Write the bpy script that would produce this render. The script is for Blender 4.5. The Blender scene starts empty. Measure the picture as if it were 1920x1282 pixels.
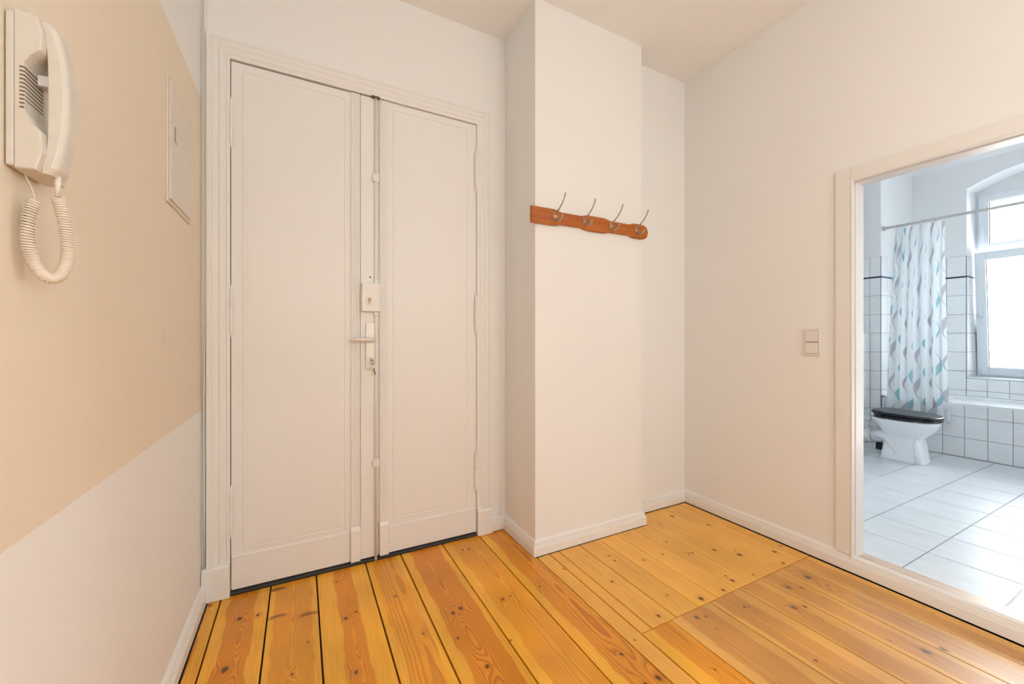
import bpy, bmesh, math, random
from mathutils import Vector, Matrix

# ------------------------------------------------------------------ camera, sky, exposure
S = bpy.context.scene
C = S.collection
PI = math.pi
cam_d = bpy.data.cameras.new('camera')
cam_d.sensor_width = 36.0
cam_d.lens = 754.0 / 1920.0 * 36.0
cam_d.shift_y = -6.1 / 1920.0
cam_d.clip_start = 0.02
cam = bpy.data.objects.new('camera', cam_d)
C.objects.link(cam)
cam.location = (0, 0, 1.2)
cam.rotation_euler = (PI / 2, 0, -math.radians(27.71))
S.camera = cam

world = bpy.data.worlds.new('overcast_sky')
S.world = world
world.use_nodes = True
bg = world.node_tree.nodes['Background']
bg.inputs[0].default_value = (0.93, 0.97, 1.0, 1)      # flat overcast sky
bg.inputs[1].default_value = 7.0

def portal(name, loc, rot, sx, sy):
    d = bpy.data.lights.new(name, 'AREA')
    d.shape = 'RECTANGLE'; d.size = sx; d.size_y = sy
    d.cycles.is_portal = True
    o = bpy.data.objects.new(name, d); C.objects.link(o)
    o.location = loc; o.rotation_euler = rot
portal('window_portal', (6.80, 0.99, 1.80), (0, PI / 2, 0), 2.1, 1.2)       # bathroom window
portal('window_portal', (-3.72, -1.45, 1.65), (0, -PI / 2, 0), 1.8, 1.8)     # window of the room behind

S.view_settings.view_transform = 'Standard'
S.view_settings.look = 'None'
S.view_settings.gamma = 1.0
S.view_settings.use_curve_mapping = False
S.view_settings.exposure = 1.13
S.cycles.diffuse_bounces = 6
S.cycles.glossy_bounces = 3
S.cycles.max_bounces = 8
S.cycles.caustics_reflective = False
S.cycles.caustics_refractive = False
S.cycles.adaptive_threshold = 0.10
S.cycles.adaptive_min_samples = 16

# ------------------------------------------------------------------ node helpers
class NT:
    def __init__(s, name):
        s.mat = bpy.data.materials.new(name); s.mat.use_nodes = True
        s.t = s.mat.node_tree; s.b = s.t.nodes['Principled BSDF']
    def n(s, kind, **kw):
        o = s.t.nodes.new(kind)
        for k, v in kw.items(): setattr(o, k, v)
        return o
    def put(s, sock, v):
        if isinstance(v, bpy.types.NodeSocket): s.t.links.new(v, sock)
        elif v is not None:
            if hasattr(sock.default_value, '__len__') and not hasattr(v, '__len__'): v = (v,) * len(sock.default_value)
            if hasattr(v, '__len__') and len(v) == 3 and len(sock.default_value) == 4: v = tuple(v) + (1,)
            sock.default_value = v
    def m(s, op, a, b=None, c=None, clamp=False):
        o = s.n('ShaderNodeMath', operation=op, use_clamp=clamp)
        for i, v in enumerate((a, b, c)): 
            if v is not None: s.put(o.inputs[i], v)
        return o.outputs[0]
    def vec(s, x, y, z):
        o = s.n('ShaderNodeCombineXYZ')
        for i, v in enumerate((x, y, z)): s.put(o.inputs[i], v)
        return o.outputs[0]
    def sep(s, v):
        o = s.n('ShaderNodeSeparateXYZ'); s.put(o.inputs[0], v); return o.outputs
    def noise(s, v, scale, detail=2, rough=.5):
        o = s.n('ShaderNodeTexNoise'); s.put(o.inputs['Vector'], v)
        o.inputs['Scale'].default_value = scale; o.inputs['Detail'].default_value = detail; o.inputs['Roughness'].default_value = rough
        return o.outputs[0]
    def smooth(s, v, a, b, lo=0., hi=1.):
        o = s.n('ShaderNodeMapRange', interpolation_type='SMOOTHSTEP')
        for i, q in enumerate((v, a, b, lo, hi)): s.put(o.inputs[i], q)
        return o.outputs[0]
    def mix(s, f, a, b, mode='MIX'):
        o = s.n('ShaderNodeMix', data_type='RGBA', blend_type=mode)
        s.put(o.inputs[0], f); s.put(o.inputs[6], a); s.put(o.inputs[7], b)
        return o.outputs[2]
    def attr(s, name):
        return s.n('ShaderNodeAttribute', attribute_type='OBJECT', attribute_name=name)
    def obj(s): return s.n('ShaderNodeTexCoord').outputs['Object']
    def uv(s): return s.n('ShaderNodeTexCoord').outputs['UV']
    def pos(s): return s.n('ShaderNodeNewGeometry').outputs['Position']
    def bump(s, h, strength, dist=.002):
        o = s.n('ShaderNodeBump'); o.inputs['Strength'].default_value = strength; o.inputs['Distance'].default_value = dist
        s.put(o.inputs['Height'], h); s.put(s.b.inputs['Normal'], o.outputs[0])
    def out(s, col=None, rough=None, metal=None, spec=None):
        if col is not None: s.put(s.b.inputs['Base Color'], col)
        if rough is not None: s.put(s.b.inputs['Roughness'], rough)
        if metal is not None: s.put(s.b.inputs['Metallic'], metal)
        if spec is not None: s.put(s.b.inputs['Specular IOR Level'], spec)
        return s.mat

def lin(r, g, b):
    f = lambda c: (c / 255 / 12.92) if c / 255 <= .04045 else ((c / 255 + .055) / 1.055) ** 2.4
    return (f(r), f(g), f(b))

M = {}
def paint(name, col, rough=.6, bscale=90, bstr=.02, vary=.012, spec=.35):
    t = NT(name); p = t.pos()
    n = t.noise(p, 1.7, 1)
    c = t.mix(n, tuple(x * (1 - vary * 1.5) for x in col), tuple(x * (1 + vary * .5) for x in col))
    if bstr > .025: t.bump(t.noise(p, bscale, 1), bstr, .003)
    return t.out(c, rough, 0, spec)
WHITE = (.835, .83, .82)
M['wall'] = paint('wall_paint', WHITE, .75, 220, .02)
M['ceiling'] = paint('ceiling_paint', (.90, .895, .885), .8, 200, .02)
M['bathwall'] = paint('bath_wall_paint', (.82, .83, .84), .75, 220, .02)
M['gloss'] = paint('door_gloss_paint', (.81, .80, .78), .40, 60, .02, .012, .4)
M['casing'] = paint('casing_gloss_paint', (.81, .80, .775), .40, 60, .02, .02, .4)
M['frame'] = paint('white_frame_paint', (.80, .78, .755), .35, 30, .04, .02, .45)
M['skirting'] = paint('skirting_white', (.82, .81, .80), .4, 40, .03, .02, .4)

def left_wall_mat():
    t = NT('left_wall_paint'); p = t.pos(); x, y, z = t.sep(p)
    e = t.m('MULTIPLY', t.m('SUBTRACT', t.noise(p, 30, 0), .5), .004)
    zz = t.m('ADD', z, e)
    lo = t.m('GREATER_THAN', zz, .876); hi = t.m('LESS_THAN', zz, 2.285)
    band = t.m('MULTIPLY', lo, hi)
    n = t.noise(p, 1.5, 1)
    beige = t.mix(n, (.775, .68, .555), (.795, .70, .575))
    white = t.mix(n, tuple(v * .97 for v in WHITE), WHITE)
    return t.out(t.mix(band, white, beige), .75, 0, .3)
M['left'] = left_wall_mat()

def simple(name, col, rough=.5, metal=0., spec=.5, nscale=40, nv=.06):
    t = NT(name); n = t.noise(t.obj(), nscale, 2)
    return t.out(t.mix(n, tuple(c * (1 - nv) for c in col), tuple(min(1, c * (1 + nv)) for c in col)), rough, metal, spec)
M['dark'] = simple('dark_gap', (.012, .010, .009), .8)
M['threshold_dark'] = simple('worn_dark_grey_sill', (.06, .062, .066), .55, 0, .4, 60, .35)
M['nickel'] = simple('satin_nickel', (.76, .72, .67), .5, .35, .4)
M['chrome'] = simple('chrome', (.75, .75, .76), .14, 1.)
M['steel'] = simple('dull_steel', (.46, .43, .40), .34, .9)
M['brass'] = simple('brass', (.50, .37, .19), .5, .6)
M['rust'] = simple('rusty_brown', (.16, .09, .05), .7, .2)
M['plastic'] = simple('ivory_plastic', (.64, .60, .535), .35, 0, .45)
M['plastic_white'] = simple('white_plastic', (.78, .755, .73), .3, 0, .5)
M['lockbox'] = simple('white_enamel', (.80, .775, .74), .35, 0, .5)
M['slot'] = simple('grille_shadow_brown', (.17, .13, .10), .7)
M['gap'] = simple('switch_gap_grey', (.34, .30, .26), .7)
M['rod'] = simple('pale_grey_rod', (.62, .62, .60), .4)
M['cord'] = simple('cream_cord', (.74, .675, .575), .45, 0, .4)
M['fuse'] = simple('painted_metal_cover', (.72, .655, .575), .45, 0, .4)
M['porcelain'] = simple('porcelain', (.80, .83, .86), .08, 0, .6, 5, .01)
M['pvc'] = simple('grey_white_pvc', (.70, .70, .68), .4)
M['black'] = simple('black_gloss_seat', (.010, .012, .017), .3, 0, .4)
M['rubber'] = simple('black_rubber', (.015, .015, .017), .6)
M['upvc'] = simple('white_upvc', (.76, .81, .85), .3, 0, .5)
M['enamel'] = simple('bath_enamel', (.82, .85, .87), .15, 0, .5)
M['grout'] = simple('grey_grout', (.30, .32, .35), .85, 0, .2)
M['grout_dark'] = simple('dark_floor_grout', (.20, .21, .23), .35, 0, .5)
M['cobalt'] = simple('cobalt_strip', (.015, .022, .085), .25)

def tile_mat(name, a, b, rough, spec=.5):
    t = NT(name); p = t.pos()
    x, y, z = t.sep(p)
    n = t.noise(t.vec(t.m('MULTIPLY', x, 5.), t.m('MULTIPLY', y, 1.6), t.m('MULTIPLY', z, 4.)), 3, 3, .55)
    rnd = t.n('ShaderNodeObjectInfo').outputs['Random']
    c = t.mix(t.smooth(n, .35, .7), a, b)
    c = t.mix(t.m('MULTIPLY', rnd, .10), c, tuple(v * .8 for v in a))
    return t.out(c, rough, 0, spec)
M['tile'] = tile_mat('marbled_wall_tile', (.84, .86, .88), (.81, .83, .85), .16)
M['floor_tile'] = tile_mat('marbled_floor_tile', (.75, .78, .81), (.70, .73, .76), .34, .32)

def glass_mat():
    t = NT('window_glass')
    tr = t.n('ShaderNodeBsdfTransparent'); tr.inputs[0].default_value = (.97, .985, .98, 1)
    gl = t.n('ShaderNodeBsdfGlossy'); gl.inputs['Roughness'].default_value = .02
    fr = t.n('ShaderNodeFresnel'); fr.inputs[0].default_value = 1.45
    mx = t.n('ShaderNodeMixShader')
    t.t.links.new(fr.outputs[0], mx.inputs[0]); t.t.links.new(tr.outputs[0], mx.inputs[1]); t.t.links.new(gl.outputs[0], mx.inputs[2])
    t.t.links.new(mx.outputs[0], t.t.nodes['Material Output'].inputs[0])
    return t.mat
M['glass'] = glass_mat()

# pine boards: every board carries its own heartwood band, ring centre and knots as object properties
NK = 5
def pine_mat(name, sap, heart, line, line_amt, tone_lo=.86, speck=0., rough=.24, spec=.5):
    t = NT(name)
    x, y, z = t.sep(t.obj())
    hs = t.sep(t.attr('heart').outputs['Vector'])      # centre, half width, strength
    rg = t.sep(t.attr('ring').outputs['Vector'])       # pith x, depth, frequency
    seed = t.attr('seed').outputs['Fac']
    tone = t.attr('tone').outputs['Fac']
    ks = t.m('MULTIPLY', seed, 7.31)
    slow = t.m('SUBTRACT', t.noise(t.vec(t.m('MULTIPLY', x, 3.), t.m('MULTIPLY', y, 1.6), ks), 1.6, 2), .5)
    slow2 = t.m('SUBTRACT', t.noise(t.vec(t.m('MULTIPLY', x, .7), t.m('MULTIPLY', y, 2.2), t.m('ADD', ks, 3.)), 2.2, 2), .5)
    slow3 = t.m('SUBTRACT', t.noise(t.vec(t.m('MULTIPLY', x, .5), t.m('MULTIPLY', y, .9), t.m('ADD', ks, 6.)), 1.3, 2), .5)
    disp = t.m('MULTIPLY', slow, .026)
    kdark = None; kring = None
    wob = t.m('MULTIPLY', t.m('SUBTRACT', t.noise(t.vec(x, y, ks), 60, 1), .5), .010)
    for i in range(NK):
        k = t.sep(t.attr('knot_%d' % i).outputs['Vector'])
        dx = t.m('SUBTRACT', x, k[0]); dy = t.m('SUBTRACT', y, k[1])
        d = t.m('ADD', t.m('SQRT', t.m('ADD', t.m('MULTIPLY', dx, dx), t.m('MULTIPLY', t.m('MULTIPLY', dy, dy), .55))), wob)
        r = t.m('MAXIMUM', k[2], .0001)
        q = t.m('DIVIDE', d, r)
        # grain flows round the knot
        dl = t.m('SQRT', t.m('ADD', t.m('MULTIPLY', dx, dx), t.m('MULTIPLY', t.m('MULTIPLY', dy, dy), .10)))
        ql = t.m('DIVIDE', dl, r)
        g = t.m('EXPONENT', t.m('MULTIPLY', t.m('MULTIPLY', ql, ql), -.16))
        disp = t.m('ADD', disp, t.m('MULTIPLY', t.m('MULTIPLY', g, r), 2.2))
        kd = t.smooth(q, .55, 1.05, 1., 0.)
        kr = t.smooth(q, 1.0, 2.4, 1., 0.)
        kdark = kd if kdark is None else t.m('MAXIMUM', kdark, kd)
        kring = kr if kring is None else t.m('MAXIMUM', kring, kr)
    px = t.m('SUBTRACT', x, rg[0])
    dep = t.m('ADD', rg[1], t.m('MULTIPLY', slow3, .022))
    rr = t.m('ADD', t.m('SQRT', t.m('ADD', t.m('MULTIPLY', px, px), t.m('MULTIPLY', dep, dep))), disp)
    saw = t.m('FRACT', t.m('MULTIPLY', rr, rg[2]))
    late = t.m('MULTIPLY', t.smooth(saw, .35, .93), t.smooth(saw, .93, 1., 1., 0.))
    # heartwood band
    edge = t.m('ADD', t.m('SUBTRACT', x, hs[0]), t.m('MULTIPLY', slow2, .042))
    edge = t.m('ADD', t.m('ABSOLUTE', edge), t.m('MULTIPLY', t.m('SUBTRACT', t.noise(t.vec(t.m('MULTIPLY', x, 8.), t.m('MULTIPLY', y, 9.), ks), 1.4, 2), .5), .018))
    hm = t.m('MULTIPLY', t.smooth(t.m('SUBTRACT', edge, hs[1]), -.0035, .0035, 1., 0.), hs[2])
    streak = t.noise(t.vec(t.m('MULTIPLY', x, 42.), t.m('MULTIPLY', y, 1.2), ks), 1.5, 2, .6)
    fibre = t.noise(t.vec(t.m('MULTIPLY', x, 420.), t.m('MULTIPLY', y, 9.), ks), 1., 1)
    base = t.mix(hm, sap, heart)
    base = t.mix(t.m('MULTIPLY', t.smooth(streak, .42, .72), .5), base, t.mix(.6, base, heart))
    amt = t.m('MULTIPLY', late, t.m('ADD', t.m('MULTIPLY', hm, line_amt), line_amt * .35))
    base = t.mix(amt, base, line)
    base = t.mix(t.m('MULTIPLY', t.smooth(fibre, .35, .75), .16), base, line)
    base = t.mix(t.m('MULTIPLY', kring, .55), base, t.mix(.45, heart, line))
    base = t.mix(t.m('MULTIPLY', kdark, .88), base, (.085, .026, .010))
    sn = t.m('MULTIPLY', t.m('SUBTRACT', t.noise(t.vec(t.m('MULTIPLY', x, 14.), t.m('MULTIPLY', y, 90.), ks), 1.5, 1), .5), 1.1)
    for i in range(3):                                   # dark branch scars lying across the board
        k = t.sep(t.attr('scar_%d' % i).outputs['Vector'])
        dx = t.m('SUBTRACT', x, k[0]); dy = t.m('ADD', t.m('SUBTRACT', y, k[1]), t.m('MULTIPLY', t.m('MULTIPLY', dx, dx), 4.))
        qx = t.m('DIVIDE', dx, t.m('MAXIMUM', k[2], .0001)); qy = t.m('DIVIDE', dy, .015)
        q = t.m('ADD', t.m('SQRT', t.m('ADD', t.m('MULTIPLY', qx, qx), t.m('MULTIPLY', qy, qy))), sn)
        base = t.mix(t.smooth(q, .45, 1.1, .75, 0.), base, (.20, .055, .012))
    if speck:
        v = t.n('ShaderNodeTexVoronoi'); v.inputs['Scale'].default_value = 1.
        t.put(v.inputs['Vector'], t.vec(t.m('MULTIPLY', x, 34.), t.m('MULTIPLY', y, 11.), ks))
        cr = t.sep(v.outputs['Color'])
        sm = t.m('MULTIPLY', t.smooth(v.outputs['Distance'], .06, .17, 1., 0.), t.m('GREATER_THAN', cr[0], .80))
        base = t.mix(t.m('MULTIPLY', sm, speck), base, (.06, .025, .012))
    blot = t.noise(t.vec(x, t.m('MULTIPLY', y, .6), ks), 5., 1)
    tm = t.m('MULTIPLY', tone, t.smooth(blot, .25, .75, tone_lo, 1.06))
    base = t.mix(1., base, t.vec(tm, tm, tm), 'MULTIPLY')
    t.bump(fibre, .05, .0006)
    return t.out(base, t.m('ADD', rough - .05, t.m('MULTIPLY', blot, .1)), 0, spec)
M['pine_old'] = pine_mat('old_pine_board', (.99, .495, .040), (.86, .315, .013), (.38, .10, .007), .50)
M['pine_worn'] = pine_mat('worn_pine_board', (.83, .43, .085), (.66, .285, .042), (.33, .115, .02), .36, .82, .55, .34, 1.)
M['pine_new'] = pine_mat('newer_pine_board', (.91, .465, .08), (.85, .40, .06), (.48, .18, .025), .30, .94)

def plain_wood(name, a, b, rough=.4, sc=(60., 60., 3.)):
    t = NT(name); x, y, z = t.sep(t.obj())
    v = t.vec(t.m('MULTIPLY', x, sc[0]), t.m('MULTIPLY', y, sc[1]), t.m('MULTIPLY', z, sc[2]))
    n = t.noise(v, 1., 4, .6)
    c = t.mix(t.smooth(n, .3, .7), a, b)
    t.bump(n, .08, .001)
    return t.out(c, rough, 0, .45)
M['rack'] = plain_wood('stained_pine_rack', (.50, .150, .014), (.36, .088, .008), .4, (4., 30., 90.))
M['sill_wood'] = plain_wood('pale_beech_threshold', (.72, .56, .44), (.62, .46, .35), .3, (50., 3., 50.))

# ------------------------------------------------------------------ mesh helpers
def link(name, bm, mat, parent=None, loc=(0, 0, 0), smooth=False, bevel=0., seg=2):
    me = bpy.data.meshes.new(name)
    bmesh.ops.recalc_face_normals(bm, faces=bm.faces)
    bm.to_mesh(me); bm.free()
    o = bpy.data.objects.new(name, me); C.objects.link(o)
    o.location = loc
    if mat is not None: me.materials.append(M[mat] if isinstance(mat, str) else mat)
    if smooth:
        for p in me.polygons: p.use_smooth = True
    if bevel:
        md = o.modifiers.new('bevel', 'BEVEL'); md.width = bevel; md.segments = seg; md.limit_method = 'ANGLE'
    if parent is not None: o.parent = parent
    return o
def struct(o): o['kind'] = 'structure'; return o
def tag(o, label, cat, group=None):
    o['label'] = label; o['category'] = cat
    if group: o['group'] = group
    return o
def empty(name, loc=(0, 0, 0), parent=None):
    o = bpy.data.objects.new(name, None); C.objects.link(o); o.location = loc
    o.empty_display_size = .05
    if parent is not None: o.parent = parent
    return o
def bx(bm, x0, x1, y0, y1, z0, z1):
    vs = [bm.verts.new(p) for p in ((x0, y0, z0), (x1, y0, z0), (x1, y1, z0), (x0, y1, z0), (x0, y0, z1), (x1, y0, z1), (x1, y1, z1), (x0, y1, z1))]
    for f in ((0, 3, 2, 1), (4, 5, 6, 7), (0, 1, 5, 4), (1, 2, 6, 5), (2, 3, 7, 6), (3, 0, 4, 7)): bm.faces.new([vs[i] for i in f])
    return bm
def box(name, mat, a, parent=None, off=(0, 0, 0), bevel=0., seg=2):
    """a = x0,x1,y0,y1,z0,z1 in the frame of the parent; origin at the bottom centre"""
    x0, x1, y0, y1, z0, z1 = a
    cx, cy = (x0 + x1) / 2, (y0 + y1) / 2
    bm = bx(bmesh.new(), x0 - cx, x1 - cx, y0 - cy, y1 - cy, 0, z1 - z0)
    return link(name, bm, mat, parent, (cx - off[0], cy - off[1], z0 - off[2]), bevel=bevel, seg=seg)
def loft(bm, rings, closed=True, cap=True):
    R = [[bm.verts.new(p) for p in r] for r in rings]
    n = len(R[0])
    for a, b in zip(R, R[1:]):
        for i in range(n if closed else n - 1):
            bm.faces.new((a[i], a[(i + 1) % n], b[(i + 1) % n], b[i]))
    if cap and closed:
        bm.faces.new(R[0][::-1]); bm.faces.new(R[-1])
    return bm
def tube(bm, pts, rad, n=8, cap=True):
    pts = [Vector(p) for p in pts]; rings = []
    up = None
    for i, p in enumerate(pts):
        t = (pts[min(i + 1, len(pts) - 1)] - pts[max(i - 1, 0)]).normalized()
        if up is None:
            up = Vector((0, 0, 1)) if abs(t.z) < .9 else Vector((1, 0, 0))
        a = t.cross(up).normalized(); b = a.cross(t).normalized(); up = b
        r = rad[i] if hasattr(rad, '__len__') else rad
        rings.append([p + a * (math.cos(2 * PI * k / n) * r) + b * (math.sin(2 * PI * k / n) * r) for k in range(n)])
    return loft(bm, rings, True, cap)
def lathe(bm, prof, axis='Z', at=(0, 0, 0), n=16):
    """prof = [(radius, height)]"""
    rings = []
    for r, h in prof:
        ring = []
        for k in range(n):
            c, s = math.cos(2 * PI * k / n) * max(r, 1e-5), math.sin(2 * PI * k / n) * max(r, 1e-5)
            v = {'Z': (c, s, h), 'Y': (c, h, s), 'X': (h, c, s)}[axis]
            ring.append(tuple(v[i] + at[i] for i in range(3)))
        rings.append(ring)
    return loft(bm, rings)
def bez(p, n=12):
    out = []
    for i in range(n + 1):
        t = i / n; q = [Vector(v) for v in p]
        while len(q) > 1: q = [a.lerp(b, t) for a, b in zip(q, q[1:])]
        out.append(q[0])
    return out
def sweep(bm, prof, path):
    """mitred sweep of an open profile [(out, depth)] ; path = [(point, out_dir, depth_dir, scale)]"""
    rings = []
    for p, o, d in path:
        rings.append([Vector(p) + Vector(o) * a + Vector(d) * b for a, b in prof])
    return loft(bm, rings, True, True)

# ------------------------------------------------------------------ dimensions (metres)
XL, XR, YB = -.400, 2.518, 2.285          # left wall, right wall, door wall
YC, CX0, CX1 = 1.913, 1.150, 1.952        # chimney breast
YN = 2.044                                # niche back
ZC = 3.092                                # hall ceiling
YR, XF = -2.4, -3.6                       # hall end behind the camera, far wall of the side room
OY0, OY1, OZ = .17, 1.022, 2.016          # opening to the bathroom
XB = 2.612                                # bathroom side of that wall
BZ = .068                                 # bathroom floor
XA, XW = 5.60, 6.40                       # tub apron, window wall
YA, YT, YX = 2.012, 2.175, 2.103          # alcove wall, wall behind the toilet, boxed-in strip
BC = 3.25                                 # bathroom ceiling

# ------------------------------------------------------------------ shell
def multi(name, mat, boxes, loc=(0, 0, 0)):
    bm = bmesh.new()
    for b in boxes: bx(bm, *[v - loc[i // 2] for i, v in enumerate(b)])
    return struct(link(name, bm, mat, None, loc))
T = .14
LY0, LY1 = -1.32, -.40                    # doorway to the side room
multi('wall_left', 'left', [(XL - T, XL, LY1, YB + .25, 0, ZC), (XL - T, XL, -2.6, LY0, 0, ZC), (XL - T, XL, LY0, LY1, 2.08, ZC)], (XL, 0, 0))
DX0, DX1, DZ = -.292, .952, 2.508
multi('wall_back', 'wall', [(XL, DX0 - .004, YB, YB + .25, 0, ZC), (DX1 + .004, CX0, YB, YB + .25, 0, ZC), (DX0 - .004, DX1 + .004, YB, YB + .25, DZ + .004, ZC),
                            (XL, CX0, YB + .25, YB + .30, 0, ZC)], (.4, YB, 0))
multi('wall_chimney', 'wall', [(CX0, CX1, YC, YB + .3, 0, ZC)], (1.55, YC, 0))
multi('wall_niche', 'wall', [(CX1, XR, YN, YB + .3, 0, ZC)], (2.23, YN, 0))
multi('wall_right', 'wall', [(XR, XB - .004, OY1, YB + .3, 0, ZC), (XR, XB - .004, YR, OY0, 0, ZC), (XR, XB - .004, OY0, OY1, OZ, ZC)], (XR, .6, 0))
multi('wall_bath_near', 'bathwall', [(XB - .004, XB, OY1, YT + .1, BZ, BC), (XB - .004, XB, -.7, OY0, BZ, BC), (XB - .004, XB, OY0, OY1, OZ, BC)], (XB, .6, 0))
multi('wall_rear', 'wall', [(XL, XB, YR - T, YR, 0, ZC)], (1, YR, 0))
multi('wall_far_left', 'wall', [(XF - T, XF, -2.6, -2.35, 0, ZC), (XF - T, XF, -.55, .1, 0, ZC), (XF - T, XF, -2.35, -.55, 0, .75), (XF - T, XF, -2.35, -.55, 2.55, ZC)], (XF, -2, 0))
multi('wall_side_room', 'wall', [(XF - T, XL - T, .1, .1 + T, 0, ZC), (XF - T, XL - T, -2.6 - T, -2.6, 0, ZC)], (-2, -.35, 0))
multi('ceiling', 'ceiling', [(XF - T, XB - .004, -2.6 - T, YB + .3, ZC, ZC + .1)], (1, 0, ZC))

# floor: dark sub floor carrying the boards
floor = multi('floor', 'dark', [(XF - T, XB - .004, -2.6 - T, YB + .3, -.08, -.016)], (1, 0, -.016))
rnd = random.Random(5)
def board(x0, x1, y0, y1, mat, heart=(0, .05, 1), ring=(0, .03, 120), tone=1., knots=(), gap=.0032, dz=0., scars=()):
    xc = (x0 + x1) / 2; hw = (x1 - x0) / 2 - gap
    bm = bmesh.new(); c = .0012
    prof = [(-hw, -.016), (-hw, -c), (-hw + c, 0), (hw - c, 0), (hw, -c), (hw, -.016)]
    loft(bm, [[(a, y, b) for a, b in prof] for y in (y0, y1)])
    o = link('floor_board', bm, mat, floor, (xc - 1, 0, .016 + dz))
    o['heart'] = [float(v) for v in (heart[0] - xc if heart[2] else 0, heart[1], heart[2])]
    o['ring'] = [float(v) for v in (ring[0] - xc, ring[1], ring[2])]
    o['seed'] = rnd.uniform(1, 9); o['tone'] = float(tone)
    kn = list(knots)[:NK]
    for i in range(NK):
        k = kn[i] if i < len(kn) else (99, 99, .0001)
        o['knot_%d' % i] = [float(k[0] - xc), float(k[1]), float(k[2])]
    for i in range(3):
        k = scars[i] if i < len(scars) else (99, 99, .0001)
        o['scar_%d' % i] = [float(k[0] - xc), float(k[1]), float(k[2])]
    return o
YE = 2.300
yn = YR
# old wide boards at the door (x measured at the joints)
board(XL + .0245, -.325, yn, YE, 'pine_old', (-.40, .032, 1), (-.44, .03, 90), 1., [(-.361, 2.235, .008)])
board(-.325, -.128, yn, YE, 'pine_old', (-.229, .052, 1), (-.225, .012, 190), 1., [(-.233, 2.071, .011), (-.245, 1.778, .014), (-.165, 2.06, .009), (-.215, 1.35, .012)])
board(-.128, .070, yn, YE, 'pine_old', (-.03, .075, .55), (-.03, .015, 210), .98, [(.027, 1.784, .004), (-.027, 1.639, .006)], scars=[(-.090, 2.012, .050), (.028, 1.968, .052), (-.100, 2.229, .050)])
board(.070, .307, yn, YE, 'pine_old', (.190, .043, .9), (.190, .010, 170), 1.02, [(.213, 1.883, .0065), (.170, 1.859, .009), (.176, 1.543, .0095), (.157, 2.159, .007), (.19, 1.2, .01)])
board(.307, .493, yn, YE, 'pine_old', (.400, .060, .6), (.43, .05, 80), 1.02, [(.442, 1.618, .0045), (.40, 1.15, .009)], scars=[(.390, 1.912, .010)])
board(.493, .732, yn, YE, 'pine_old', (.622, .082, 1), (.61, .02, 130), .97, [(.631, 1.693, .0115), (.590, 1.678, .010), (.557, 1.53, .006), (.605, 1.348, .009)])
board(.732, .960, yn, YE, 'pine_old', (.868, .085, .55), (.88, .03, 110), 1.03, [(.824, 1.66, .009), (.866, 1.664, .0055), (.814, 2.154, .006), (.851, 2.15, .008), (.74, 1.42, .004)])
board(.960, 1.147, yn, YE, 'pine_old', (1.075, .066, .9), (1.10, .05, 95), .98, [(1.026, 1.663, .0045), (1.06, 1.02, .010), (1.12, 1.02, .012), (1.08, 1.16, .008)])
board(1.147, 1.228, yn, YC - .0255, 'pine_new', (1.18, .03, .3), (1.25, .05, 70), 1.0, [(1.212, 1.729, .005), (1.178, 1.192, .004)])
# newer narrow boards let in as a patch
PY = 1.203
pe = [1.228, 1.290, 1.435, 1.580, 1.711, 1.857, 1.976, 2.145, 2.268, 2.418, XR - .0265]
pk = [[], [(1.362, 1.53, .006), (1.372, 1.248, .0085), (1.40, 1.78, .004)], [(1.509, 1.719, .0065), (1.503, 1.666, .006), (1.52, 1.33, .004)], [(1.646, 1.599, .0075), (1.636, 1.238, .012)],
      [(1.784, 1.591, .0065), (1.786, 1.231, .009)], [(1.917, 1.682, .005), (1.897, 1.259, .010), (1.921, 1.53, .006), (1.945, 1.525, .005), (1.905, 1.300, .005)], [(2.06, 1.853, .006), (2.078, 1.489, .009), (2.04, 1.24, .006)],
      [(2.16, 1.39, .013), (2.223, 1.904, .012), (2.18, 1.43, .005), (2.23, 1.25, .004)], [(2.327, 1.707, .008), (2.364, 1.318, .010), (2.285, 1.229, .009)], [(2.46, 1.34, .006)]]
for i in range(len(pe) - 1):
    board(pe[i], pe[i + 1], PY + .0024, YN - .0255 if pe[i] > 1.97 else YC - .0255, 'pine_new', ((pe[i] + pe[i + 1]) / 2, .04, .25), (pe[i] + rnd.uniform(-.05, .2), .05, 75), rnd.uniform(.96, 1.04), pk[i], .0012 if i > 2 else .0025)
# worn boards on the near side of the patch
we = [1.228, 1.397, 1.650, 1.868, 2.035, 2.182, 2.352, XR - .0265]
wk = [[(1.33, .95, .004)], [(1.51, 1.163, .010), (1.55, 1.15, .006)], [(1.758, 1.110, .005), (1.778, 1.104, .006), (1.70, .8, .006)], [(1.949, 1.005, .012), (1.999, .987, .008)],
      [(2.085, 1.101, .013), (2.138, 1.068, .008), (2.125, .63, .013)], [(2.2, .60, .010), (2.26, 1.10, .014)], [(2.45, .7, .004)]]
for i in range(len(we) - 1):
    xc = (we[i] + we[i + 1]) / 2
    board(we[i], we[i + 1], yn, PY - .0020, 'pine_old' if i == 0 else 'pine_worn', (xc + rnd.uniform(-.02, .03), (we[i + 1] - we[i]) * .30, .75), (xc + rnd.uniform(-.06, .06), .02, 130 if i == 0 else 95), 1., wk[i], .0022)
# the side room: the same floor, never in view
o = box('floor_board_field', 'pine_worn', (XF - T, XL - .055, -2.6, .1, -.016, 0), floor, (1, 0, -.016))
o['heart'] = [0., .1, .5]; o['ring'] = [0., .03, 90.]; o['seed'] = 3.; o['tone'] = 1.

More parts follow.
